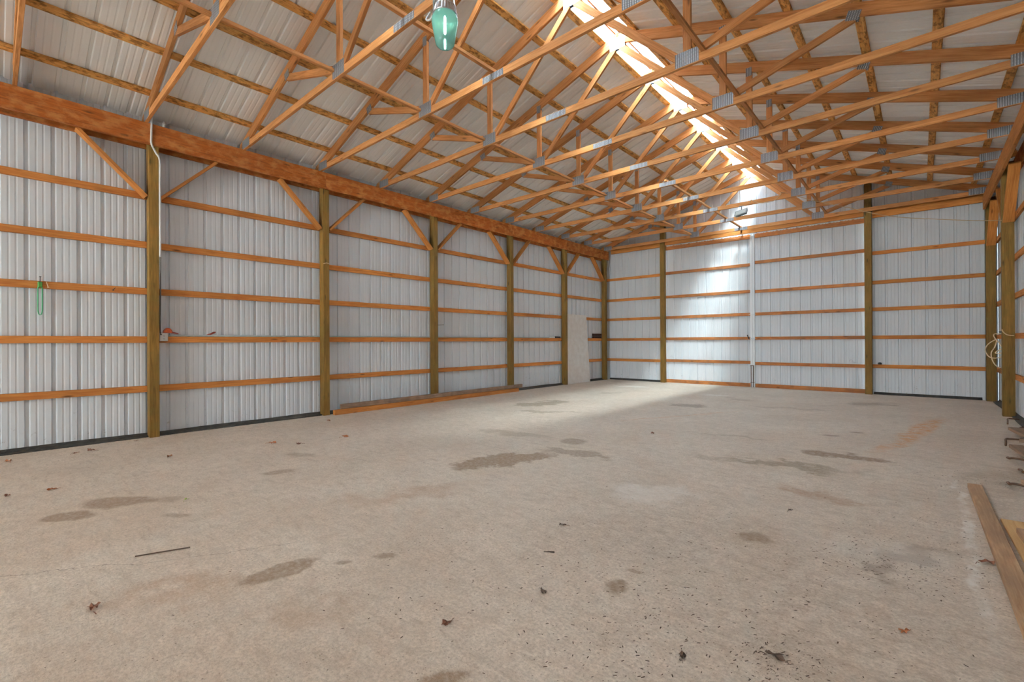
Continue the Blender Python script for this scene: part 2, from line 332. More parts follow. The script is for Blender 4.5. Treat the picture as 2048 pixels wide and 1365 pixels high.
# ------------------------------------------------------------------ helpers
def tag(o, label=None, cat=None, group=None, kind=None):
    if label: o['label'] = label
    if cat: o['category'] = cat
    if group: o['group'] = group
    if kind: o['kind'] = kind
    return o
def link(name, me, mat=None, parent=None, mw=None):
    o = bpy.data.objects.new(name, me); COL.objects.link(o)
    if mat is not None: me.materials.append(M[mat] if isinstance(mat, str) else mat)
    if parent is not None: o.parent = parent
    if mw is not None: o.matrix_basis = mw if parent is None else parent.matrix_basis.inverted() @ mw
    return o
def empty(name, loc=(0, 0, 0)):
    o = bpy.data.objects.new(name, None); COL.objects.link(o); o.matrix_basis = Matrix.Translation(loc); o.empty_display_size = 0.1
    return o
def copy_tree(o, parent=None):
    c = o.copy(); COL.objects.link(c)
    if parent is not None: c.parent = parent
    for ch in list(o.children): copy_tree(ch, c)
    return c
def bmesh_obj(name, bm, mat, parent=None, mw=None, smooth=False):
    me = bpy.data.meshes.new(name); bm.normal_update(); bm.to_mesh(me); bm.free()
    if smooth:
        for p in me.polygons: p.use_smooth = True
    return link(name, me, mat, parent, mw)
def bx(bm, lo, hi, bev=0.0):
    r = bmesh.ops.create_cube(bm, size=1.0)
    vs = r['verts']
    for v in vs:
        v.co = Vector([(lo[i]+hi[i])/2 + v.co[i]*(hi[i]-lo[i]) for i in range(3)])
    if bev > 0:
        es = list({e for v in vs for e in v.link_edges})
        bmesh.ops.bevel(bm, geom=es, offset=bev, segments=1, affect='EDGES', profile=0.5)
def box(name, lo, hi, mat, parent=None, bev=0.002):
    """box in world coordinates, origin at its centre"""
    c = [(lo[i]+hi[i])/2 for i in range(3)]
    bm = bmesh.new(); bx(bm, [lo[i]-c[i] for i in range(3)], [hi[i]-c[i] for i in range(3)], bev)
    return bmesh_obj(name, bm, mat, parent, Matrix.Translation(c))
def board(name, p0, p1, width, thick, tdir, mat, parent=None, bev=0.0025, cut0=0.0, cut1=0.0):
    """sawn board from p0 to p1; tdir = direction of its thin dimension. cutN shears an end along the width."""
    p0 = Vector(p0); p1 = Vector(p1); X = (p1-p0); L = X.length; X.normalize()
    T = Vector(tdir); T = (T - X*T.dot(X)).normalized(); Y = T.cross(X)
    bm = bmesh.new(); bx(bm, (-L/2, -width/2, -thick/2), (L/2, width/2, thick/2), bev)
    if cut0 or cut1:
        for v in bm.verts:
            if v.co.x < 0: v.co.x += cut0*v.co.y
            else: v.co.x += cut1*v.co.y
    c = (p0+p1)/2
    mw = Matrix(((X.x, Y.x, T.x, c.x), (X.y, Y.y, T.y, c.y), (X.z, Y.z, T.z, c.z), (0, 0, 0, 1)))
    return bmesh_obj(name, bm, mat, parent, mw)
def tube(bm, pts, r, n=8, closed=False):
    pts = [Vector(p) for p in pts]; rings = []
    for i, p in enumerate(pts):
        a = pts[i-1] if (i > 0 or closed) else p; b_ = pts[(i+1) % len(pts)] if (i < len(pts)-1 or closed) else p
        d = (b_-a).normalized(); ref = Vector((0, 0, 1)) if abs(d.z) < 0.9 else Vector((1, 0, 0))
        u = d.cross(ref).normalized(); v = d.cross(u)
        rr = r[i] if isinstance(r, (list, tuple)) else r
        rings.append([bm.verts.new(p + (u*math.cos(2*math.pi*k/n) + v*math.sin(2*math.pi*k/n))*rr) for k in range(n)])
    m = len(rings)
    for i in range(m if closed else m-1):
        A, B = rings[i], rings[(i+1) % m]
        for k in range(n): bm.faces.new((A[k], A[(k+1) % n], B[(k+1) % n], B[k]))
    if not closed:
        bm.faces.new(rings[0][::-1]); bm.faces.new(rings[-1])
def smooth_pts(pts, k=6):
    P = [Vector(p) for p in pts]; out = []
    for i in range(len(P)-1):
        a = P[max(i-1, 0)]; b_ = P[i]; c = P[i+1]; d = P[min(i+2, len(P)-1)]
        for j in range(k):
            s = j/k
            out.append(0.5*((2*b_) + (c-a)*s + (2*a-5*b_+4*c-d)*s*s + (-a+3*b_-3*c+d)*s**3))
    out.append(P[-1]); return out
def lathe(bm, prof, n=32, c=(0, 0, 0), ribs=0.0):
    rings = []
    for (r, z) in prof:
        rings.append([bm.verts.new((c[0]+r*(1+(ribs if k % 2 else 0))*math.cos(2*math.pi*k/n), c[1]+r*(1+(ribs if k % 2 else 0))*math.sin(2*math.pi*k/n), c[2]+z)) for k in range(n)])
    for A, B in zip(rings, rings[1:]):
        for k in range(n): bm.faces.new((A[k], A[(k+1) % n], B[(k+1) % n], B[k]))
    return rings

# ------------------------------------------------------------------ building constants
XL, XR = -8.36, 1.245            # inner faces of the side siding
YF, YB = -15.0, 14.46             # front and back siding
XC = -3.53                       # ridge
SL = 0.332
ztop = lambda x: 6.15 - SL*abs(x-XC)           # top edge of the top chords
zroof = lambda x: ztop(x) + 0.043              # underside of the roofing
LPOST = [-3.4, -1.0, 1.545, 4.09, 6.65, 9.24, 11.755, 14.15]
RPOST = [-3.4, -1.0, 1.6, 4.15, 6.65, 9.15, 11.70, 14.33]
GZ = [0.686, 1.394, 2.088, 2.755, 3.455]
ordn = ['lowest', 'second', 'third', 'fourth', 'topmost']

# ribbed steel: profile (u along the wall, depth away from the room)
def ribs(u0, u1, phase, pitch=0.2405, deep=0.022):
    pts = []
    k = math.floor((u0-phase)/pitch) - 1
    while phase + k*pitch < u1 + pitch:
        c = phase + k*pitch
        for du, d in ((-.027, 0), (-.015, deep), (.015, deep), (.027, 0), (.074, 0), (.084, .003), (.092, .003), (.102, 0),
                      (.138, 0), (.148, .003), (.156, .003), (.166, 0)):
            pts.append((c+du*pitch/.2405, d))
        k += 1
    pts = [p for p in pts if u0 < p[0] < u1]
    return [(u0, 0.0)] + pts + [(u1, 0.0)]
def ribbed(name, pts, place, zlo, zhi, mat='siding', parent=None, kind='structure'):
    """place(u, d, z) -> world; zlo / zhi functions of u"""
    bm = bmesh.new(); lo = []; hi = []
    for (u, d) in pts:
        lo.append(bm.verts.new(place(u, d, zlo(u)))); hi.append(bm.verts.new(place(u, d, zhi(u))))
    for i in range(len(pts)-1):
        bm.faces.new((lo[i], lo[i+1], hi[i+1], hi[i]))
    o = bmesh_obj(name, bm, mat, parent)
    if kind: o['kind'] = kind
    return o

# ------------------------------------------------------------------ shell
fl = box('floor', (-8.5, -15.0, -0.12), (1.4, 14.62, 0.0), 'concrete', bev=0.0)
fl['kind'] = 'structure'
# the concrete pattern is laid out in room coordinates
me = fl.data
for v in me.vertices: v.co += fl.location
fl.matrix_basis = Matrix.Identity(4)
g = box('ground', (-90, -150, -0.30), (85, 80, -0.121), 'gravel', bev=0.0); g['kind'] = 'structure'  # unseen pale yard, added to bounce light in through the front doorway

SID0 = 0.0
ribbed('wall_left', ribs(YF, YB+.02, 0.300), lambda u, d, z: (XL-d, u, z), lambda u: SID0, lambda u: zroof(XL)+.022)
ribbed('wall_right', ribs(YF, YB+.02, 0.11, 0.2405), lambda u, d, z: (XR+d, u, z), lambda u: SID0, lambda u: zroof(XR)+.022)
# back wall: side bays to the floor, the gable above the sliding doors
DX0, DX1, DZ = -6.21, -0.97, 4.375
def gable(name, y, sgn, x0, x1, z0, phase):
    pts = ribs(x0, x1, phase, 0.2435)
    if x0 < XC < x1: pts = sorted(pts + [(XC, 0.0)])
    return pts
bmw = bmesh.new()
for (x0, x1, z0, ph) in ((XL, DX0, SID0, -7.945), (DX0, DX1, DZ, -5.66), (DX1, XR, SID0, 0.10)):
    pts = gable('', YB, 1, x0, x1, z0, ph)
    lo = [bmw.verts.new((u, YB+d, z0)) for u, d in pts]; hi = [bmw.verts.new((u, YB+d, zroof(u)+.022)) for u, d in pts]
    for i in range(len(pts)-1): bmw.faces.new((lo[i], lo[i+1], hi[i+1], hi[i]))
bmesh_obj('wall_back', bmw, 'siding')['kind'] = 'structure'
# unseen front gable, set far back, its open doorway widened to even the light
bmf = bmesh.new()
for (x0, x1, z0) in ((XL, -7.6, 0.0), (-7.6, 0.5, 4.3), (0.5, XR, 0.0)):
    pts = gable('', YF, -1, x0, x1, z0, -7.945)
    lo = [bmf.verts.new((u, YF-d, z0)) for u, d in pts]; hi = [bmf.verts.new((u, YF-d, zroof(u)+.022)) for u, d in pts]
    for i in range(len(pts)-1): bmf.faces.new((lo[i], hi[i], hi[i+1], lo[i+1]))
bmesh_obj('wall_front', bmf, 'siding')['kind'] = 'structure'
# roof: two slopes of ribbed steel, open along the ridge
bmr = bmesh.new()
for (xa, xb, ph) in ((XL-.25, -3.80, .330), (-3.24, XR+.25, .11)):
    pts = ribs(YF-.3, YB+.3, ph, 0.2395)
    A = [bmr.verts.new((xa, u, zroof(xa)+d)) for u, d in pts]; B = [bmr.verts.new((xb, u, zroof(xb)+d)) for u, d in pts]
    for i in range(len(pts)-1): bmr.faces.new((A[i], A[i+1], B[i+1], B[i]))
bmesh_obj('ceiling', bmr, 'roofmetal')['kind'] = 'structure'
# opaque ridge cover added behind the camera to block near skylight, translucent ridge panels over the rest
bm = bmesh.new(); rows = [[bm.verts.new((x, y, zroof(x)+.03)) for y in (YF-.3, 1.0)] for x in (-3.86, XC, -3.18)]
for A, B in zip(rows, rows[1:]): bm.faces.new((A[0], A[1], B[1], B[0]))
bmesh_obj('ridge_light_block', bm, 'roofmetal')['kind'] = 'structure'
for n, (xa, xb) in enumerate(((-3.86, XC-.004), (XC+.004, -3.18)), 1):
    bm = bmesh.new(); pts = ribs(1.0, YB+.3, .33, 0.2395, 0.012)
    A = [bm.verts.new((xa, u, zroof(xa)+.024+d)) for u, d in pts]; B = [bm.verts.new((xb, u, zroof(xb)+.024+d)) for u, d in pts]
    for i in range(len(pts)-1): bm.faces.new((A[i], A[i+1], B[i+1], B[i]))
    bmesh_obj('window_%d' % n, bm, 'sky')['kind'] = 'structure'

# black strip where siding meets slab
def strip(name, pts, place):
    bm = bmesh.new(); rings = []
    for i, u in enumerate(pts):
        wv = noise.noise(Vector((u*0.9, 3.1, 0)))*0.5 + 0.5; h = .030 + .018*noise.noise(Vector((u*1.7, 9, 0)))
        prof = ((.002, .040+.03*wv), (.012, .042+.03*wv), (.026, .030+h*.2), (.050+.05*wv, h*.7), (.085+.06*wv, .014), (.09+.06*wv, 0.0005), (.002, 0.0005))
        rings.append([bm.verts.new(place(u, a, z)) for a, z in prof])
    for A, B in zip(rings, rings[1:]):
        for k in range(len(A)): bm.faces.new((A[k], A[(k+1) % len(A)], B[(k+1) % len(A)], B[k]))
    bm.faces.new(rings[0]); bm.faces.new(rings[-1])
    bmesh.ops.recalc_face_normals(bm, faces=bm.faces)
    bmesh_obj(name, bm, 'black', smooth=True)['kind'] = 'structure'
rng = lambda a, b_, n: [a+(b_-a)*i/n for i in range(n+1)]
strip('baseboard_left', rng(-14.9, 14.2, 180), lambda u, a, z: (XL+a, u, z))
strip('baseboard_right', rng(-14.9, 14.2, 180), lambda u, a, z: (XR-a*.8, u, z))
strip('baseboard_back', rng(-8.2, -6.30, 20), lambda u, a, z: (u, YB-a*.45, z))
strip('trim_1', rng(-0.88, 1.0, 20), lambda u, a, z: (u, YB-a*.45, z))

# ------------------------------------------------------------------ posts
side_words = ['nearest the camera', 'second along from the camera', 'third along from the camera', 'fourth along from the camera', 'fifth along from the camera']
for i, y in enumerate(LPOST):
    if y < -2: continue
    o = board('wall_post', (-8.2435, y, 0), (-8.2435, y, 4.40), .147, .115, (0, 1, 0), 'post')
    if y < 0: lab = 'treated post of the left wall beyond the picture edge, beside the camera'
    elif y > 14: lab = 'treated wooden corner post where the left wall meets the back wall'
    else: lab = 'treated wooden post of the left wall, ' + side_words[i-2]
    tag(o, lab, 'post', 'posts along the left wall')
for i, y in enumerate(RPOST):
    if y < 8: continue
    o = board('wall_post', (1.128, y, 0), (1.128, y, 4.40), .150, .145, (0, 1, 0), 'post')
    lab = {9.15: 'treated post of the right wall just outside the picture edge', 11.70: 'treated wooden post on the right wall, one bay before the corner', 14.33: 'treated wooden corner post where the right wall meets the back wall'}[y]
    tag(o, lab, 'post', 'posts along the right wall')
for x, lab in ((-6.21, 'tall treated post on the back wall at the left side of the sliding door'), (-0.97, 'tall treated post on the back wall at the right side of the sliding door')):
    o = board('gable_post', (x, 14.342, 0), (x, 14.342, ztop(x)-.02), .14, .144, (0, 1, 0), 'post')
    tag(o, lab, 'post', 'posts of the back wall')

# ------------------------------------------------------------------ header beams
segs = [(-1.0, 4.07, 'from the picture edge to the second left wall post'), (4.072, 9.22, 'spanning the second to fourth left wall posts'), (9.222, 11.74, 'between the fourth and fifth left wall posts'), (11.742, 14.27, 'in the far left corner bay')]
for (a, b_, t_) in segs:
    tag(board('header_beam', (-8.149, a, 4.297), (-8.149, b_, 4.297), .298, .042, (1, 0, 0), 'beam'), 'reddish stained header beam carrying the trusses, ' + t_, 'beam', 'inner header beams on the left wall')
for (a, b_, t_) in ((-1.0, 6.64, 'near half'), (6.642, 14.40, 'far half')):
    tag(board('outer_header', (-8.337, a, 4.285), (-8.337, b_, 4.285), .30, .036, (1, 0, 0), 'beam'), 'outer header board behind the posts at the top of the left wall, ' + t_, 'beam')
tag(board('header_beam', (1.030, 6.64, 4.297), (1.030, 14.25, 4.297), .298, .042, (1, 0, 0), 'brace'), 'header beam of the right wall ending at the back right corner', 'beam')
tag(board('outer_header', (1.224, 6.64, 4.285), (1.224, 14.40, 4.285), .30, .036, (1, 0, 0), 'beam'), 'outer header board behind the posts at the top of the right wall', 'beam')
bh = [((-8.10, -6.29), 4.48, .225, 14.39, 'wide header board across the back wall left of the door'),
      ((-6.13, -1.05), 4.45, .12, 14.32, 'header board running above the sliding door on the back wall'),
      ((-0.89, 1.04), 4.408, .145, 14.39, 'lower header board across the back wall right of the door'),
      ((-0.89, 1.04), 4.53, .09, 14.42, 'upper header board across the back wall right of the door')]
for (xx, z, h, y, lab) in bh:
    tag(board('gable_header', (xx[0], y, z), (xx[1], y, z), h, .04, (0, 1, 0), 'brace'), lab, 'beam')

# ------------------------------------------------------------------ wall girts
gs = [(-1.0, 4.088, 'the camera end to the second post'), (4.092, 9.238, 'the second to the fourth post'), (9.242, 14.38, 'the fourth post to the corner')]
for k, z in enumerate(GZ):
    for (a, b_, t_) in gs:
        o = board('wall_girt', (-8.337, a, z), (-8.337, b_, z), .092, .040, (1, 0, 0), 'girt')
        tag(o, '%s horizontal girt of the left wall, from %s' % (ordn[k], t_), 'girt', 'horizontal girts of the left wall')
    for (a, b_, t_) in ((6.65, 11.698, 'short of the last bay'), (11.702, 14.40, 'in the corner bay')):
        o = board('wall_girt', (1.224, a, z), (1.224, b_, z), .092, .040, (1, 0, 0), 'girt')
        tag(o, '%s horizontal girt of the right wall, %s' % (ordn[k], t_), 'girt', 'horizontal girts of the right wall')
    for (xx, t_, hz) in (((-8.31, DX0), 'left of the sliding door', (.690, 1.392, 2.086, 2.757, 3.48)), ((DX1, 1.19), 'right of the sliding door', (.690, 1.400, 2.090, 2.750, 3.475))):
        o = board('wall_girt', (xx[0], 14.438, hz[k]), (xx[1], 14.438, hz[k]), .088, .040, (0, 1, 0), 'girt')
        tag(o, '%s horizontal girt of the back wall %s' % (ordn[k], t_), 'girt', 'horizontal girts of the back wall')

# ------------------------------------------------------------------ knee braces
def knee(px, y0, y1, lab, group, mat='brace'):
    o = board('knee_brace', (px, y0, 3.43), (px, y1, 4.165), .140, .040, (0, 1, 1 if y1 < y0 else -1), mat)
    # width runs across the wall, thin side in the plane of the wall
    tag(o, lab, 'brace', group)
pw = ['first', 'second', 'third', 'fourth', 'fifth', 'corner']
def knee2(px, y0, y1, lab, group, z0=3.42, z1=4.155):
    p0 = Vector((px, y0, z0)); p1 = Vector((px, y1, z1)); X = (p1-p0).normalized(); T = Vector((1, 0, 0)).cross(X)
    o = board('knee_brace', p0, p1, .140, .040, T, 'brace'); tag(o, lab, 'brace', group)
for i, y in enumerate(LPOST[2:]):
    knee2(-8.245, y-.058-.02, y-.058-.74, 'diagonal knee brace rising toward the camera from the %s left wall post' % pw[i], 'knee braces of the left wall')
    if i < 5: knee2(-8.245, y+.058+.02, y+.058+.74, 'diagonal knee brace rising away from the camera off the %s left wall post' % pw[i], 'knee braces of the left wall')
for y, nm in ((11.70, 'right wall post'), (14.33, 'back right corner post')):
    knee2(1.128, y-.10, y-.86, 'diagonal knee brace rising toward the camera from the %s' % nm, 'knee braces of the right wall', 3.36)
    if y < 14: knee2(1.128, y+.10, y+.86, 'diagonal knee brace rising away from the camera off the right wall post', 'knee braces of the right wall', 3.40)

# ------------------------------------------------------------------ trusses
YT = lambda k: 1.46 + 1.262*(k-1)
ZC = 4.496
def make_truss():
    t = empty('roof_truss', (0, 0, ZC))
    T = (0, 1, 0); th = .040
    board('bottom_chord', (-8.33, 0, ZC), (-3.801, 0, ZC), .092, th, T, 'truss', t)
    board('bottom_chord', (-3.799, 0, ZC), (1.235, 0, ZC), .092, th, T, 'truss', t)
    cs = 1/math.sqrt(1+SL*SL); off = .0775
    for s in (-1, 1):
        xe = -8.28 if s < 0 else 1.20
        a = (xe, 0, ztop(xe)-off); b_ = (XC + s*.003, 0, ztop(XC)-off)
        board('top_chord', a, b_, .147, th, T, 'truss', t, cut0=0.0, cut1=(SL if s < 0 else -SL)*-1.0)
        px = XC + s*1.56
        # vertical web, ridge diagonal, outer web
        xv = px + s*.0
        board('vertical_web', (px, 0, ZC+.05), (px, 0, ztop(px)-.165), .088, th*.98, T, 'truss', t)
        board('diagonal_web', (px - s*.085, 0, ZC+.055), (XC + s*.055, 0, ztop(XC)-.235), .088, th*.96, T, 'truss', t)
        board('outer_web', (px + s*.085, 0, ZC+.075), (XC + s*2.98, 0, ztop(XC+s*2.98)-.17), .088, th*.96, T, 'truss', t)
        for side in (-1, 1):
            y = side*(th/2 + .0012)
            def plate(x, z, w_, h_, ang=0.0):
                bm = bmesh.new(); bx(bm, (-w_/2, -.001, -h_/2), (w_/2, .001, h_/2), 0)
                mw = Matrix.Translation((x, y, z)) @ Matrix.Rotation(ang, 4, 'Y')
                bmesh_obj('nail_plate', bm, 'plate', t, mw)
            plate(px, ZC+.045, .268, .162)
            plate(XC + s*2.97, ztop(XC+s*2.97)-.145, .13, .11, -s*-.32)
            plate(XC + s*1.56, ztop(px)-.155, .085, .13)
            plate(-8.04 if s < 0 else .93, ZC+.03, .30, .135)
            if s < 0:
                plate(-3.80, ZC, .34, .078)
                plate(XC, ztop(XC)-.165, .26, .19)
    return t
tnames = {0: 'at the upper left corner of the picture, nearest the camera', 1: 'second nearest the camera, over the first left wall post', 2: 'carrying the yard light',
          3: 'directly behind the one carrying the yard light', 4: 'second behind the one carrying the yard light', 5: 'third behind the one carrying the yard light',
          6: 'fourth behind the one carrying the yard light', 7: 'two in front of the one holding the small floodlight', 8: 'just in front of the one holding the small floodlight',
          9: 'holding the small floodlight, third from the back wall', 10: 'second from the back wall', 11: 'against the back wall, above the sliding door'}
proto = make_truss()
for k in (0, 1, 2, 3, 4, 5, 6, 7, 8, 9, 10, 11, -1, -2, -3):
    o = proto if k == 0 else copy_tree(proto)
    o.matrix_basis = Matrix.Translation((0, YT(k), ZC))
    tag(o, 'wooden roof truss ' + tnames.get(k, 'out of the picture, behind the camera'), 'truss', 'roof trusses' if k >= 0 else 'roof trusses behind the camera')

# lateral runners on the bottom chords
for (x, a, b_, lab) in ((-5.20, -1.0, 14.1, 'long thin runner nailed across the bottom chords on the left side'),
                        (-1.79, -1.0, 14.1, 'long thin runner nailed across the bottom chords on the right side'),
                        (-3.80, -1.0, YT(3)+.05, 'near middle runner across the bottom chords, beside the yard light'),
                        (-3.83, YT(7)-.05, 14.42, 'far middle runner across the bottom chords, reaching the back wall')):
    tag(board('truss_runner', (x, a, ZC+.067), (x, b_, ZC+.067), .045, .038, (0, 0, 1), 'truss'), lab, 'runner')

# ------------------------------------------------------------------ purlins
PL = [-7.82, -7.08, -6.39, -5.72, -5.00, -4.32, -3.775]
PR = [-3.245, -2.60, -1.92, -1.22, -0.54, 0.155, 0.86]
wordn = ['first', 'second', 'third', 'fourth', 'fifth', 'sixth']
def purlin(x, lab, grp, mat='purlin'):
    s = 1 if x < XC else -1
    nrm = Vector((-SL*s, 0, 1)).normalized()
    c = Vector((x, 0, ztop(x))) + nrm*.021
    o = board('roof_purlin', (c.x, -14.9, c.z), (c.x, 14.42, c.z), .092, .040, nrm, mat)
    tag(o, lab, 'purlin', grp)
for i, x in enumerate(PL):
    purlin(x, ('%s roof purlin up from the eave on the left slope' % wordn[i]) if i < 6 else 'roof purlin along the left edge of the ridge skylight', 'purlins of the left roof slope')
for i, x in enumerate(PR):
    purlin(x, ('%s roof purlin up from the eave on the right slope' % wordn[6-i]) if i > 0 else 'roof purlin along the right edge of the ridge skylight', 'purlins of the right roof slope')
for x, s_ in ((-3.566, 'left'), (-3.494, 'right')):
    tag(board('ridge_board', (x, -14.9, 6.165), (x, 14.42, 6.165), .045, .024, (1, 0, 0), 'ridge'), 'thin reddish ridge board, %s one of the pair in the skylight' % s_, 'ridge board')

# ------------------------------------------------------------------ sliding doors
def door(n, x0, x1, rz, phase):
    d = empty('door_%d' % n, ((x0+x1)/2, 14.5, 0)); d['kind'] = 'structure'
    pts = ribs(x0, x1, phase, 0.2405)
    ribbed('door_panel', pts, lambda u, dd, z: (u - d.location.x, 14.505+dd-14.5, z), lambda u: .0, lambda u: 4.52, parent=d, kind=None)
    for z in rz:
        h = .125 if z > 4 else (.105 if z < .2 else .085)
        board('door_rail', (max(x0+.003, -3.548) if n == 2 else x0+.003, 14.482, z), (min(x1-.003, -3.664) if n == 1 else x1-.003, 14.482, z), h, .040, (0, 1, 0), 'doorwood', d)
    return d
d1 = door(1, DX0, -3.608, (.054, .706, 1.403, 2.092, 2.751, 3.515, 4.325), -5.655)
d2 = door(2, -3.606, DX1, (.054, .680, 1.400, 2.091, 2.735, 3.566, 4.325), -3.385)
st = bmesh.new(); bx(st, (-.055, -.03, 0), (.0, .03, 4.33)); bx(st, (.004, -.02, 0), (.055, .02, 4.33))
bmesh_obj('meeting_stile', st, 'stile', d1, Matrix.Translation((-3.607, 14.455, 0.005)))
lt = bmesh.new(); tube(lt, [(-.10, -.03, .10), (-.07, -.035, .02), (-.05, -.035, -.02)], .014, 8)
bmesh_obj('latch_handle', lt, 'blackplastic', d1, Matrix.Translation((-3.64, 14.44, 1.40)))
lt = bmesh.new(); bx(lt, (-.06, -.02, -.016), (.07, -.012, .016), .002); tube(lt, [(-.05, -.025, 0), (.08, -.025, 0)], .006, 6)
bmesh_obj('latch_plate', lt, 'galv', d1, Matrix.Translation((-3.61, 14.437, 1.40)))
lt = bmesh.new(); bx(lt, (-.09, -.02, -.006), (.09, -.012, .006), .001)
bmesh_obj('bolt_bar', lt, 'galv', d1, Matrix.Translation((-3.61, 14.437, 2.09)))
for i, x in enumerate((-3.645, -3.585)):
    lt = bmesh.new(); tube(lt, [(0, 0, .005), (0, 0, .62)], .009, 8); tube(lt, [(-.03, 0, .14), (.03, 0, .14)], .006, 6)
    bmesh_obj('floor_bolt', lt, 'darksteel', d1, Matrix.Translation((x, 14.41, 0)))
lt = bmesh.new(); tube(lt, [(-.03, 0, .0), (.06, 0, .0)], .009, 8)
bmesh_obj('floor_bolt', lt, 'darksteel', d1, Matrix.Translation((-3.63, 14.41, .62)))

# ------------------------------------------------------------------ yard light under the third truss
yl = empty('yard_light', (-2.975, 2.53, 3.84+.0))
LB = 3.81
def yl_lathe(name, prof, mat, n=40, ribs_=0.0, smooth=True, cap0=False, cap1=False):
    bm = bmesh.new(); rg = lathe(bm, prof, n, (0, 0, 0), ribs_)
    if cap0: bm.faces.new(rg[0][::-1])
    if cap1: bm.faces.new(rg[-1])
    o = bmesh_obj(name, bm, mat, yl, Matrix.Translation((-2.975, 2.53, LB)), smooth); return o
yl_lathe('refractor', [(.0, .006), (.040, .003), (.060, .006), (.074, .018), (.081, .036), (.090, .085), (.101, .145), (.110, .195), (.112, .22), (.107, .242), (.098, .262)], 'refractor')
yl_lathe('refractor_rim', [(.097, .259), (.106, .262), (.105, .268), (.090, .275)], 'lampmetal')
yl_lathe('reflector_collar', [(.100, .268), (.093, .30), (.084, .335)], 'lampmetal', 48, .05, False)
yl_lathe('housing', [(.0, .330), (.088, .332), (.089, .345), (.083, .348), (.082, .55), (.079, .56), (.0, .562)], 'lampmetal')
yl_lathe('bulb', [(.0, .105), (.006, .108), (.011, .12), (.012, .15), (.011, .19), (.009, .25), (.0, .27)], 'bulb', 20)
bm = bmesh.new(); tube(bm, [(-.085, 0, .40), (-.15, .03, .46), (-.17, .10, .49), (-.17, .15, .50)], .022, 10); bx(bm, (-.13, -.03, .30), (-.07, .03, .45), .008)
bx(bm, (-.205, .125, .47), (-.135, .172, .55), .004)
bmesh_obj('mounting_arm', bm, 'fixture', yl, Matrix.Translation((-2.975, 2.53, LB)), False)
bm = bmesh.new(); tube(bm, smooth_pts([(-.12, .03, .46), (-.18, .04, .41), (-.26, .05, .38), (-.34, .07, .43), (-.36, .13, .53)]), .008, 8)
bmesh_obj('power_cable', bm, 'whitepvc', yl, Matrix.Translation((-2.975, 2.53, LB)), True)
tag(yl, 'yard light with teal glass refractor and silver housing hanging from a truss', 'lamp')

# ------------------------------------------------------------------ floodlight on truss 9
fy = YT(9)
fd = empty('floodlight', (-3.10, fy-.02, 4.42))
def fb(name, bm, mat, smooth=False, mw=None): return bmesh_obj(name, bm, mat, fd, mw or Matrix.Translation((-3.10, fy-.02, 4.42)), smooth)
bm = bmesh.new(); tube(bm, [(0, 0, .03), (0, 0, -.07)], .012, 8); tube(bm, [(-.05, 0, .028), (.05, 0, .028)], .01, 6); fb('bracket', bm, 'fixture')
hm = Matrix.Translation((-3.10, fy-.05, 4.29)) @ Matrix.Rotation(R(-38), 4, 'X') @ Matrix.Rotation(R(-12), 4, 'Z')
bm = bmesh.new(); bx(bm, (-.13, -.02, -.075), (.13, .035, .075), .008)
for i in range(6): bx(bm, (-.11+.04*i, .03, -.06), (-.10+.04*i, .055, .06))
bx(bm, (-.145, -.028, -.09), (.145, -.018, .09), .004)
lb = fb('lamp_body', bm, 'fixture', mw=hm)
bm = bmesh.new(); bx(bm, (-.115, -.033, -.065), (.115, -.029, .065)); bmesh_obj('lens', bm, 'lens', lb, lb.matrix_basis)
tag(fd, 'small dark grey floodlight hanging below a truss before the back wall', 'light')

# ------------------------------------------------------------------ wiring
def wire(name, pts, r, mat, lab, cat='cable', smooth=True, k=8):
    bm = bmesh.new(); tube(bm, smooth_pts(pts, k) if smooth else pts, r, 8)
    return tag(bmesh_obj(name, bm, mat, None, None, True), lab, cat)
y0 = fy - .028
wire('light_cable', [(-2.93, y0, 4.47), (-2.90, y0-.002, 4.548), (-2.85, y0, 4.52), (-2.7, y0-.002, 4.44), (-2.45, y0-.004, 4.43), (-2.31, y0-.01, 4.54), (-2.25, y0+.1, 4.60), (-1.8, 12.0, 4.43), (-1.15, 12.45, 4.22), (-.45, 12.2, 3.86),
     (.41, 11.9, 3.58), (.9, 11.72, 3.44), (1.09, 11.62, 3.40)], .0065, 'cable', 'thin tan cable sagging from the floodlight truss to the right wall post')
wire('white_conduit', [(-8.117, 1.515, 4.52), (-8.117, 1.51, 4.30), (-8.117, 1.51, 4.16), (-8.125, 1.56, 4.05), (-8.145, 1.610, 3.95), (-8.152, 1.612, 3.6), (-8.152, 1.612, 3.0), (-8.152, 1.612, 2.58)], .013, 'whitepvc',
     'white conduit bending down the beam and the nearest left wall post', 'conduit')
wire('dark_conduit', [(-8.155, 1.614, 2.575), (-8.19, 1.622, 2.3), (-8.23, 1.626, 1.9), (-8.25, 1.628, 1.51), (-8.285, 1.66, 1.47)], .009, 'darkconduit', 'dark cable dropping along the nearest left wall post to the outlet', 'conduit')
wire('grey_conduit', [(-8.325, 1.74, 1.453), (-8.325, 5.0, 1.453), (-8.325, 9.0, 1.453), (-8.325, 11.06, 1.453)], .010, 'greypvc', 'long grey conduit lying on top of the second girt of the left wall', 'conduit', k=2)
bm = bmesh.new(); tube(bm, smooth_pts([(1.19, 13.3, 4.35), (1.18, 13.0, 3.4), (1.18, 12.5, 2.4), (1.18, 12.3, 1.95), (1.16, 12.13, 1.72), (1.12, 11.85, 1.55), (1.05, 11.62, 1.50), (1.10, 11.61, 1.42), (1.19, 11.62, 1.40)], 8), .008, 8)
tag(bmesh_obj('hanging_cord', bm, 'cream', None, None, True), 'cream cord draped down across the right wall post', 'cord')
bm = bmesh.new()
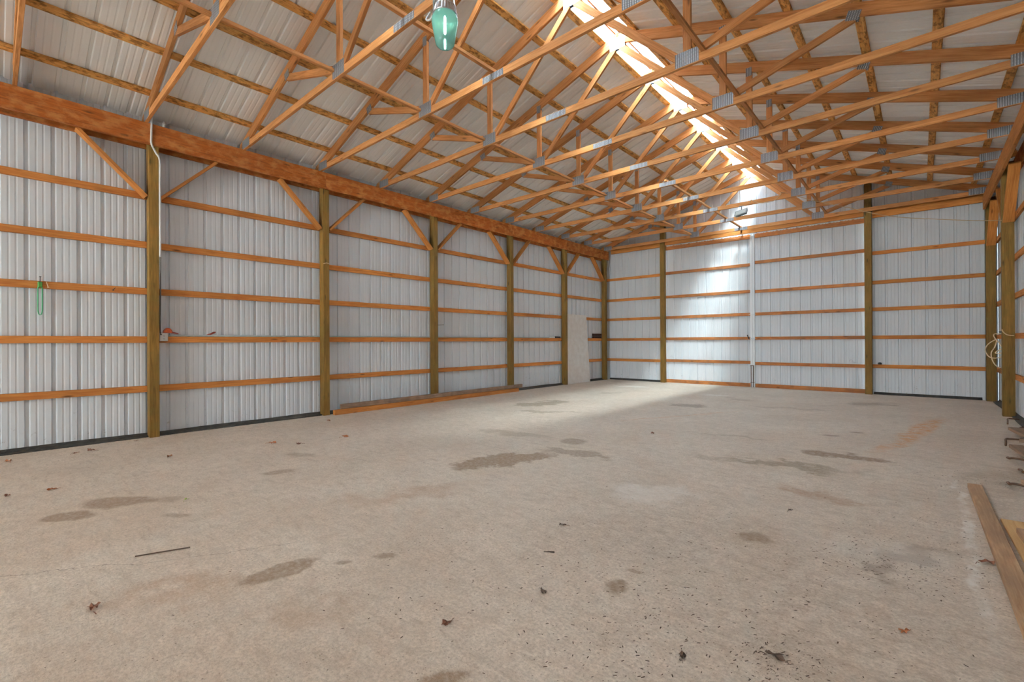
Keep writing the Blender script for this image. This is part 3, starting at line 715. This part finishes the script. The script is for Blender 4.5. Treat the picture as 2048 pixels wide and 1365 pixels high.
tube(bm, smooth_pts([(1.17, 12.9, 1.45), (1.06, 12.9, 1.44), (1.06, 12.8, 1.36), (1.12, 12.75, 1.25), (1.16, 12.7, 1.15), (1.19, 12.65, 1.08), (1.15, 12.6, 1.02), (1.07, 12.7, .98), (.98, 12.75, 1.0), (.93, 12.8, 1.12), (.97, 12.85, 1.24), (1.08, 12.85, 1.33),
                     (1.06, 12.8, 1.2), (1.01, 12.8, 1.08), (1.02, 12.8, .95), (1.06, 12.8, .85), (1.11, 12.75, .80), (1.17, 12.7, .80)], 8), .009, 8)
tube(bm, smooth_pts([(1.16, 12.6, 1.18), (1.08, 12.6, 1.12), (1.05, 12.62, 1.08), (1.10, 12.6, 1.07), (1.17, 12.6, 1.1)], 6), .009, 8)
tag(bmesh_obj('coiled_rope', bm, 'cream', None, None, True), 'cream rope hung in loops on the right wall near the corner', 'rope')
bm = bmesh.new(); bx(bm, (1.13, 12.96, 1.43), (1.20, 13.04, 1.50), .006)
tag(bmesh_obj('junction_box', bm, 'fixture'), 'tiny blue grey junction box above the looped rope', 'box')
wire('string_tie', [(-8.163, 4.03, 2.78), (-8.163, 4.09, 2.80), (-8.163, 4.15, 2.79)], .005, 'cream', 'bit of cream string tied round the second left wall post', 'string')

# ------------------------------------------------------------------ outlet and things on the girts
ob = empty('outlet_box', (-8.297, 1.675, 1.43))
bm = bmesh.new(); bx(bm, (-.018, -.05, -.06), (.030, .05, .06), .006); bmesh_obj('box_body', bm, 'white', ob, Matrix.Translation((-8.297, 1.675, 1.43)))
bm = bmesh.new(); bx(bm, (.030, -.036, -.048), (.034, .036, .048), .002); cov = bmesh_obj('cover_plate', bm, 'white', ob, Matrix.Translation((-8.297, 1.675, 1.43)))
bm = bmesh.new()
for zz in (-.02, .022):
    for yy in (-.008, .008): bx(bm, (.0342, yy-.002, zz-.007), (.0352, yy+.002, zz+.007))
    bx(bm, (.0342, -.003, zz-.017), (.0352, .003, zz-.011))
bmesh_obj('socket', bm, 'socket', cov, cov.matrix_basis)
tag(ob, 'white double electrical outlet box beside the nearest left wall post', 'outlet')

def dustpan():
    t = empty('small_scoop', (-8.32, 1.73, 1.49))
    bm = bmesh.new()
    n = 14; ring0 = []; ring1 = []
    for i in range(n+1):
        a = math.pi*i/n; ring0.append(bm.verts.new((-8.335, 1.735-.062*math.cos(a), 1.492+.075*math.sin(a)))); ring1.append(bm.verts.new((-8.285, 1.725-.05*math.cos(a), 1.492+.055*math.sin(a))))
    for i in range(n): bm.faces.new((ring0[i], ring0[i+1], ring1[i+1], ring1[i]))
    bm.faces.new(ring0[::-1]); bm.faces.new(ring1)
    bmesh_obj('scoop_bowl', bm, 'orange', t, Matrix.Identity(4))
    bm = bmesh.new(); tube(bm, [(-8.31, 1.77, 1.50), (-8.31, 1.86, 1.482)], [.014, .008], 8)
    bmesh_obj('handle', bm, 'maroon', t, Matrix.Identity(4))
    tag(t, 'small orange plastic scoop resting on the girt above the outlet box', 'scoop')
dustpan()
bm = bmesh.new(); tube(bm, [(-8.30, 2.22, 1.468), (-8.30, 2.27, 1.478), (-8.30, 2.32, 1.502), (-8.30, 2.345, 1.512)], [.003, .013, .016, .006], 8)
tag(bmesh_obj('paint_scraper', bm, 'maroon', None, None, True), 'small reddish brown tool handle lying on the conduit right of the orange scoop', 'tool')
def onend(name, lo, hi, mat, lab, cat): tag(box(name, lo, hi, mat, bev=.004), lab, cat)
onend('black_box', (-8.35, 11.36, 1.441), (-8.29, 11.60, 1.492), 'blackplastic', 'small flat black box on the girt just before the fifth left wall post', 'box')
onend('white_box', (-8.35, 11.13, 1.441), (-8.29, 11.32, 1.486), 'white', 'small white box on the girt left of the flat black box', 'box')
for i in range(3):
    o = board('stacked_slat', (-8.325, 13.50, 1.468+.052*i), (-8.325, 14.07, 1.468+.052*i), .046, .03, (1, 0, 0), 'brownslat')
    tag(o, ['bottom', 'middle', 'top'][i] + ' dark brown slat of the stack on the girt beside the corner post', 'slat', 'dark slats on the far left girt')
bm = bmesh.new(); lathe(bm, [(.0, 0), (.022, 0), (.022, .02), (.014, .025), (.014, .035), (.022, .04), (.022, .06), (.012, .065), (.012, .08), (.0, .08)], 14)
for v in bm.verts: v.co += Vector((-8.15, 1.66, 4.447))
tag(bmesh_obj('white_insulator', bm, 'white'), 'tiny white insulator on the header beam behind the second truss heel', 'insulator')
# sheet leaning by the fifth post
bm = bmesh.new()
q = [(-8.215, 11.84, .002), (-8.215, 13.17, .002), (-8.30, 13.08, 2.19), (-8.30, 11.84, 2.20)]
a = [bm.verts.new(p) for p in q]; b_ = [bm.verts.new((p[0]-.014, p[1], p[2])) for p in q]
bm.faces.new(a); bm.faces.new(b_[::-1])
for i in range(4): bm.faces.new((a[i], b_[i], b_[(i+1) % 4], a[(i+1) % 4]))
bmesh.ops.recalc_face_normals(bm, faces=bm.faces)
tag(bmesh_obj('leaning_sheet', bm, 'foam'), 'tall off-white board sheet leaning on the left wall beside the fifth post', 'board')
# green cord on a nail, spare nails
gc = empty('hanging_cord', (-8.30, .413, 2.18))
bm = bmesh.new(); pts = [(0, -.013, -.09)] + [(0, -.020, -.15 - .03*i) for i in range(10)] + [(0, -.012, -.465), (0, .0, -.478), (0, .012, -.465)] + [(0, .020, -.42+.03*i) for i in range(10)] + [(0, .013, -.09)]
tube(bm, pts, .006, 8); bmesh_obj('cord_loop', bm, 'green', gc, Matrix.Translation((-8.305, .413, 2.18)), True)
bm = bmesh.new(); bx(bm, (-.012, -.022, -.13), (.010, .022, -.055), .008); bmesh_obj('cord_wrap', bm, 'greenwrap', gc, Matrix.Translation((-8.302, .413, 2.18)))
tag(gc, 'long green loop of cord hanging from a nail on the third girt', 'cord')
def nail(p, q, lab, r=.004, mat='blackplastic', grp=None):
    bm = bmesh.new(); p = Vector(p); q = Vector(q); tube(bm, [p, q], r, 6); d = (q-p).normalized(); tube(bm, [q, q+d*.004], r*2.6, 10)
    tag(bmesh_obj('nail', bm, mat), lab, 'nail', grp)
nail((-8.318, .413, 2.06), (-8.27, .413, 2.182), 'bent dark nail holding the green cord loop')
nail((-8.318, 1.14, 2.11), (-8.29, 1.115, 2.075), 'dark nail in the third girt left of the nearest post')
nail((-8.318, .47, 2.13), (-8.29, .485, 2.06), 'pale bent nail beside the green cord loop', .004, 'cream')
nail((-8.18, 6.71, 1.72), (-8.10, 6.80, 1.73), 'dark nail sticking out of the third left wall post')
def hook(x, z, lab, mat='galv'):
    bm = bmesh.new(); tube(bm, smooth_pts([(x-.04, 14.40, z+.02), (x-.02, 14.39, z+.05), (x+.02, 14.39, z+.04), (x+.02, 14.39, z), (x+.08, 14.42, z-.02), (x+.14, 14.455, z-.05), (x+.20, 14.475, z-.064)], 5), .006, 6)
    tag(bmesh_obj('wire_hook', bm, mat, None, None, True), lab, 'hook')
hook(-5.95, .814, 'bent wire hook above the lowest rail of the left door leaf')
hook(-1.32, .788, 'bent wire hook above the lowest rail of the right door leaf')
bm = bmesh.new(); lathe(bm, [(.0, -.03), (.035, -.03), (.04, 0), (.025, .02), (.0, .022)], 14, (-.76, 14.40, .765))
tag(bmesh_obj('door_stop', bm, 'blackplastic'), 'small round black door stop on the lowest girt right of the sliding door', 'door stop')

# ------------------------------------------------------------------ lumber on the floor
tag(board('floor_timber', (-8.100, 4.19, .0465), (-8.125, 9.40, .0465), .085, .092, (0, 0, 1), 'girt'), 'orange timber lying on the floor along the foot of the left wall', 'timber')
tag(board('floor_timber', (-8.125, 4.33, .1395), (-8.150, 9.60, .1395), .040, .09, (0, 0, 1), 'greywood'), 'grey weathered board stacked on the orange timber by the left wall', 'board')
tag(board('floor_board', (.352, 5.85, .0215), (.400, 1.2, .0215), .092, .041, (0, 0, 1), 'oldboard'), 'long worn plank lying on the floor at the lower right', 'plank')
tag(board('plywood_offcut', (.60, 4.93, .012), (.64, 3.3, .012), .34, .018, (0, 0, 1), 'ply'), 'yellowish plywood offcut on the floor right of the long plank', 'plywood')
tag(board('floor_board', (.512, 4.62, .041), (.60, 2.9, .041), .07, .036, (0, 0, 1), 'oldboard'), 'short pale plank lying on top of the plywood offcut', 'plank')
# bundle of bent rods with grey boards on them
rods = [((1.00, 10.49), (1.04, 10.87), (1.17, 10.95)), ((1.02, 9.46), (1.07, 9.90), (1.17, 10.0)), ((.78, 8.36), (.81, 8.66), (1.0, 8.75)),
        ((.71, 7.50), (.702, 7.27), (.95, 7.20)), ((.735, 6.90), (.733, 6.60), (.95, 6.52)), ((.588, 6.20), (.579, 5.98), (.85, 5.90))]
rl = ['farthest', 'second farthest', 'third farthest', 'third nearest', 'second nearest', 'nearest']
for i, (a, b_, c) in enumerate(rods):
    bm = bmesh.new(); tube(bm, smooth_pts([(a[0], a[1], .02), ((a[0]+b_[0])/2, (a[1]+b_[1])/2, .045), (b_[0], b_[1], .055), (b_[0]+.05, b_[1]+.02, .058), (c[0], c[1], .05)], 5), .011, 8)
    tag(bmesh_obj('bent_rod', bm, 'darksteel', None, None, True), rl[i] + ' of the rusty bent rods on the floor by the right wall', 'rod', 'bent rods by the right wall')
for (a, b_, w_, z, lab) in (((.98, 9.45), (1.12, 8.2), .16, .092, 'far grey board lying over the bent rods'), ((.87, 8.10), (1.10, 8.05), .09, .14, 'short brown block on the heap by the right wall'),
                            ((.84, 7.9), (1.02, 6.1), .16, .092, 'middle grey board lying over the bent rods'), ((.71, 6.0), (.95, 5.3), .14, .092, 'near grey board lying over the bent rods')):
    tag(board('heap_board', (*a, z), (*b_, z), w_, .04, (0, 0, 1), 'greywood'), lab, 'board')

# ------------------------------------------------------------------ leaves, twigs, dirt
def leaf(x, y, s, rot, mat, lab, grp=None, seed=0):
    rr = random.Random(seed); bm = bmesh.new(); n = 14; c = bm.verts.new((0, 0, .25*s)); ring = []
    for i in range(n):
        a = 2*math.pi*i/n; rad = s*(.55 + .45*abs(math.cos(1.5*a)) + rr.uniform(-.12, .12))*(1.0 if i % 2 == 0 else .78)
        ring.append(bm.verts.new((rad*math.cos(a), rad*.62*math.sin(a), s*rr.uniform(.02, .55))))
    for i in range(n): bm.faces.new((c, ring[i], ring[(i+1) % n]))
    tube(bm, [(s*.9, 0, .1*s), (s*1.25, .1*s, .2*s), (s*1.5, .25*s, .05*s)], s*.035, 5)
    zmin = min(v.co.z for v in bm.verts)
    for v in bm.verts: v.co.z -= zmin
    o = bmesh_obj('dry_leaf', bm, mat, None, Matrix.Translation((x, y, .001)) @ Matrix.Rotation(rot, 4, 'Z')); tag(o, lab, 'leaf', grp)
LV = [(-7.783, .131, .055, 'leaforange', 'orange brown leaf at the far left edge beside the black strip'), (-5.964, .365, .045, 'leaforange', 'small orange leaf on the floor at the left, above the brown stain'),
      (-6.031, .092, .035, 'leaf', 'small dark leaf at the left picture edge'), (-7.705, .689, .045, 'leaf', 'dark leaf near the black strip left of the nearest post'),
      (-7.775, .833, .06, 'leaf', 'larger dark leaf close to the black strip before the nearest post'), (-8.015, 1.309, .04, 'leaf', 'small brown leaf at the foot of the nearest left wall post'),
      (-6.45, 2.48, .06, 'leaforange', 'orange leaf on the open floor between the first two left posts'), (-6.649, 1.396, .045, 'leaforange', 'orange leaf scrap on the floor right of the nearest post'),
      (-6.146, 2.692, .045, 'leaf', 'small dark leaf right of the orange leaf'), (-7.551, 3.806, .06, 'leaforange', 'flat orange leaf in front of the second left wall post'),
      (-6.092, 3.32, .06, 'leaforange', 'reddish leaf beyond the second left wall post'), (-3.131, .341, .05, 'leaf', 'large curled reddish leaf in the left foreground'),
      (-1.692, 1.431, .034, 'leaf', 'dark red curled leaf at the lower middle of the floor'), (-.464, 2.191, .045, 'twig', 'dark crumpled leaf in the right foreground'),
      (-.762, 1.939, .028, 'twig', 'small dark leaf with stalk left of the crumpled leaf'), (-1.957, 2.751, .035, 'twig', 'small dark leaf at the centre of the floor'),
      (-2.907, 6.328, .05, 'leaf', 'brown leaf far off beyond the big brown stain'), (.29, 3.942, .05, 'leaf', 'reddish leaf touching the side of the long plank'),
      (-4.697, 1.104, .035, 'leafgreen', 'pale green leaf on the brown stain at left'), (-.065, 2.77, .03, 'leaforange', 'orange scrap of leaf in the right foreground'),
      (-1.515, 1.949, .03, 'twig', 'small crumpled dark leaf left of the round brown stain'), (-.775, 4.149, .03, 'twig', 'tiny dark leaf beyond the round brown stain')]
for i, (x, y, s, mt, lab) in enumerate(LV): leaf(x, y, s, i*1.7, mt, lab, None, i+3)
bm = bmesh.new(); tube(bm, [(-3.63-.06, .716-.12, .006), (-3.63, .72, .009), (-3.63+.05, .73+.13, .006)], .004, 6)
tag(bmesh_obj('straight_twig', bm, 'twig'), 'thin straight twig on the left foreground floor', 'twig')
bm = bmesh.new(); tube(bm, [(-1.80, 2.325, .004), (-1.77, 2.345, .006), (-1.745, 2.365, .004)], [.002, .0035, .005], 6)
tag(bmesh_obj('forked_twig', bm, 'twig'), 'short thick twig at the centre of the floor', 'twig')
rr = random.Random(11); bm = bmesh.new()
def bit(x, y, L, W):
    a = rr.uniform(0, math.pi) if rr.random() < .4 else rr.gauss(.9, .5)
    ca, sa = math.cos(a), math.sin(a); h = min(L, W)*.5
    vs = [bm.verts.new((x+ca*u*L-sa*v*W, y+sa*u*L+ca*v*W, z)) for (u, v, z) in ((-1, -.6, .0005), (.9, -.8, .0005), (1, .7, .0005), (-.8, .9, .0005), (rr.uniform(-.3, .3), rr.uniform(-.3, .3), h+.001))]
    for i in range(4): bm.faces.new((vs[i], vs[(i+1) % 4], vs[4]))
cl = [(-1.2, 2.9, .9), (-.3, 2.7, .8), (0.0, 3.6, .45), (-.25, 3.5, .3), (-.45, 2.15, .16), (-1.0, 2.2, .6), (.3, 4.2, .6), (.55, 6.0, .5), (-.2, 1.9, .6), (-.9, 1.7, .5), (-1.9, 1.9, .8)]
for i in range(3600):
    if i < 2900:
        cx, cy, s = rr.choice(cl); x = rr.gauss(cx, s*.55); y = rr.gauss(cy, s*.55)
    else: x = rr.uniform(-7.5, .9); y = rr.uniform(0.2, 8.5)
    if x > .30 and y < 6 or x > .95 or y < .2: continue
    e = rr.random()**3
    bit(x, y, .0016+.008*e, .0010+.0026*e)
tag(bmesh_obj('dirt_crumbs', bm, 'debris'), 'scattered dirt crumbs and chips over the concrete floor', 'debris', None, 'stuff')
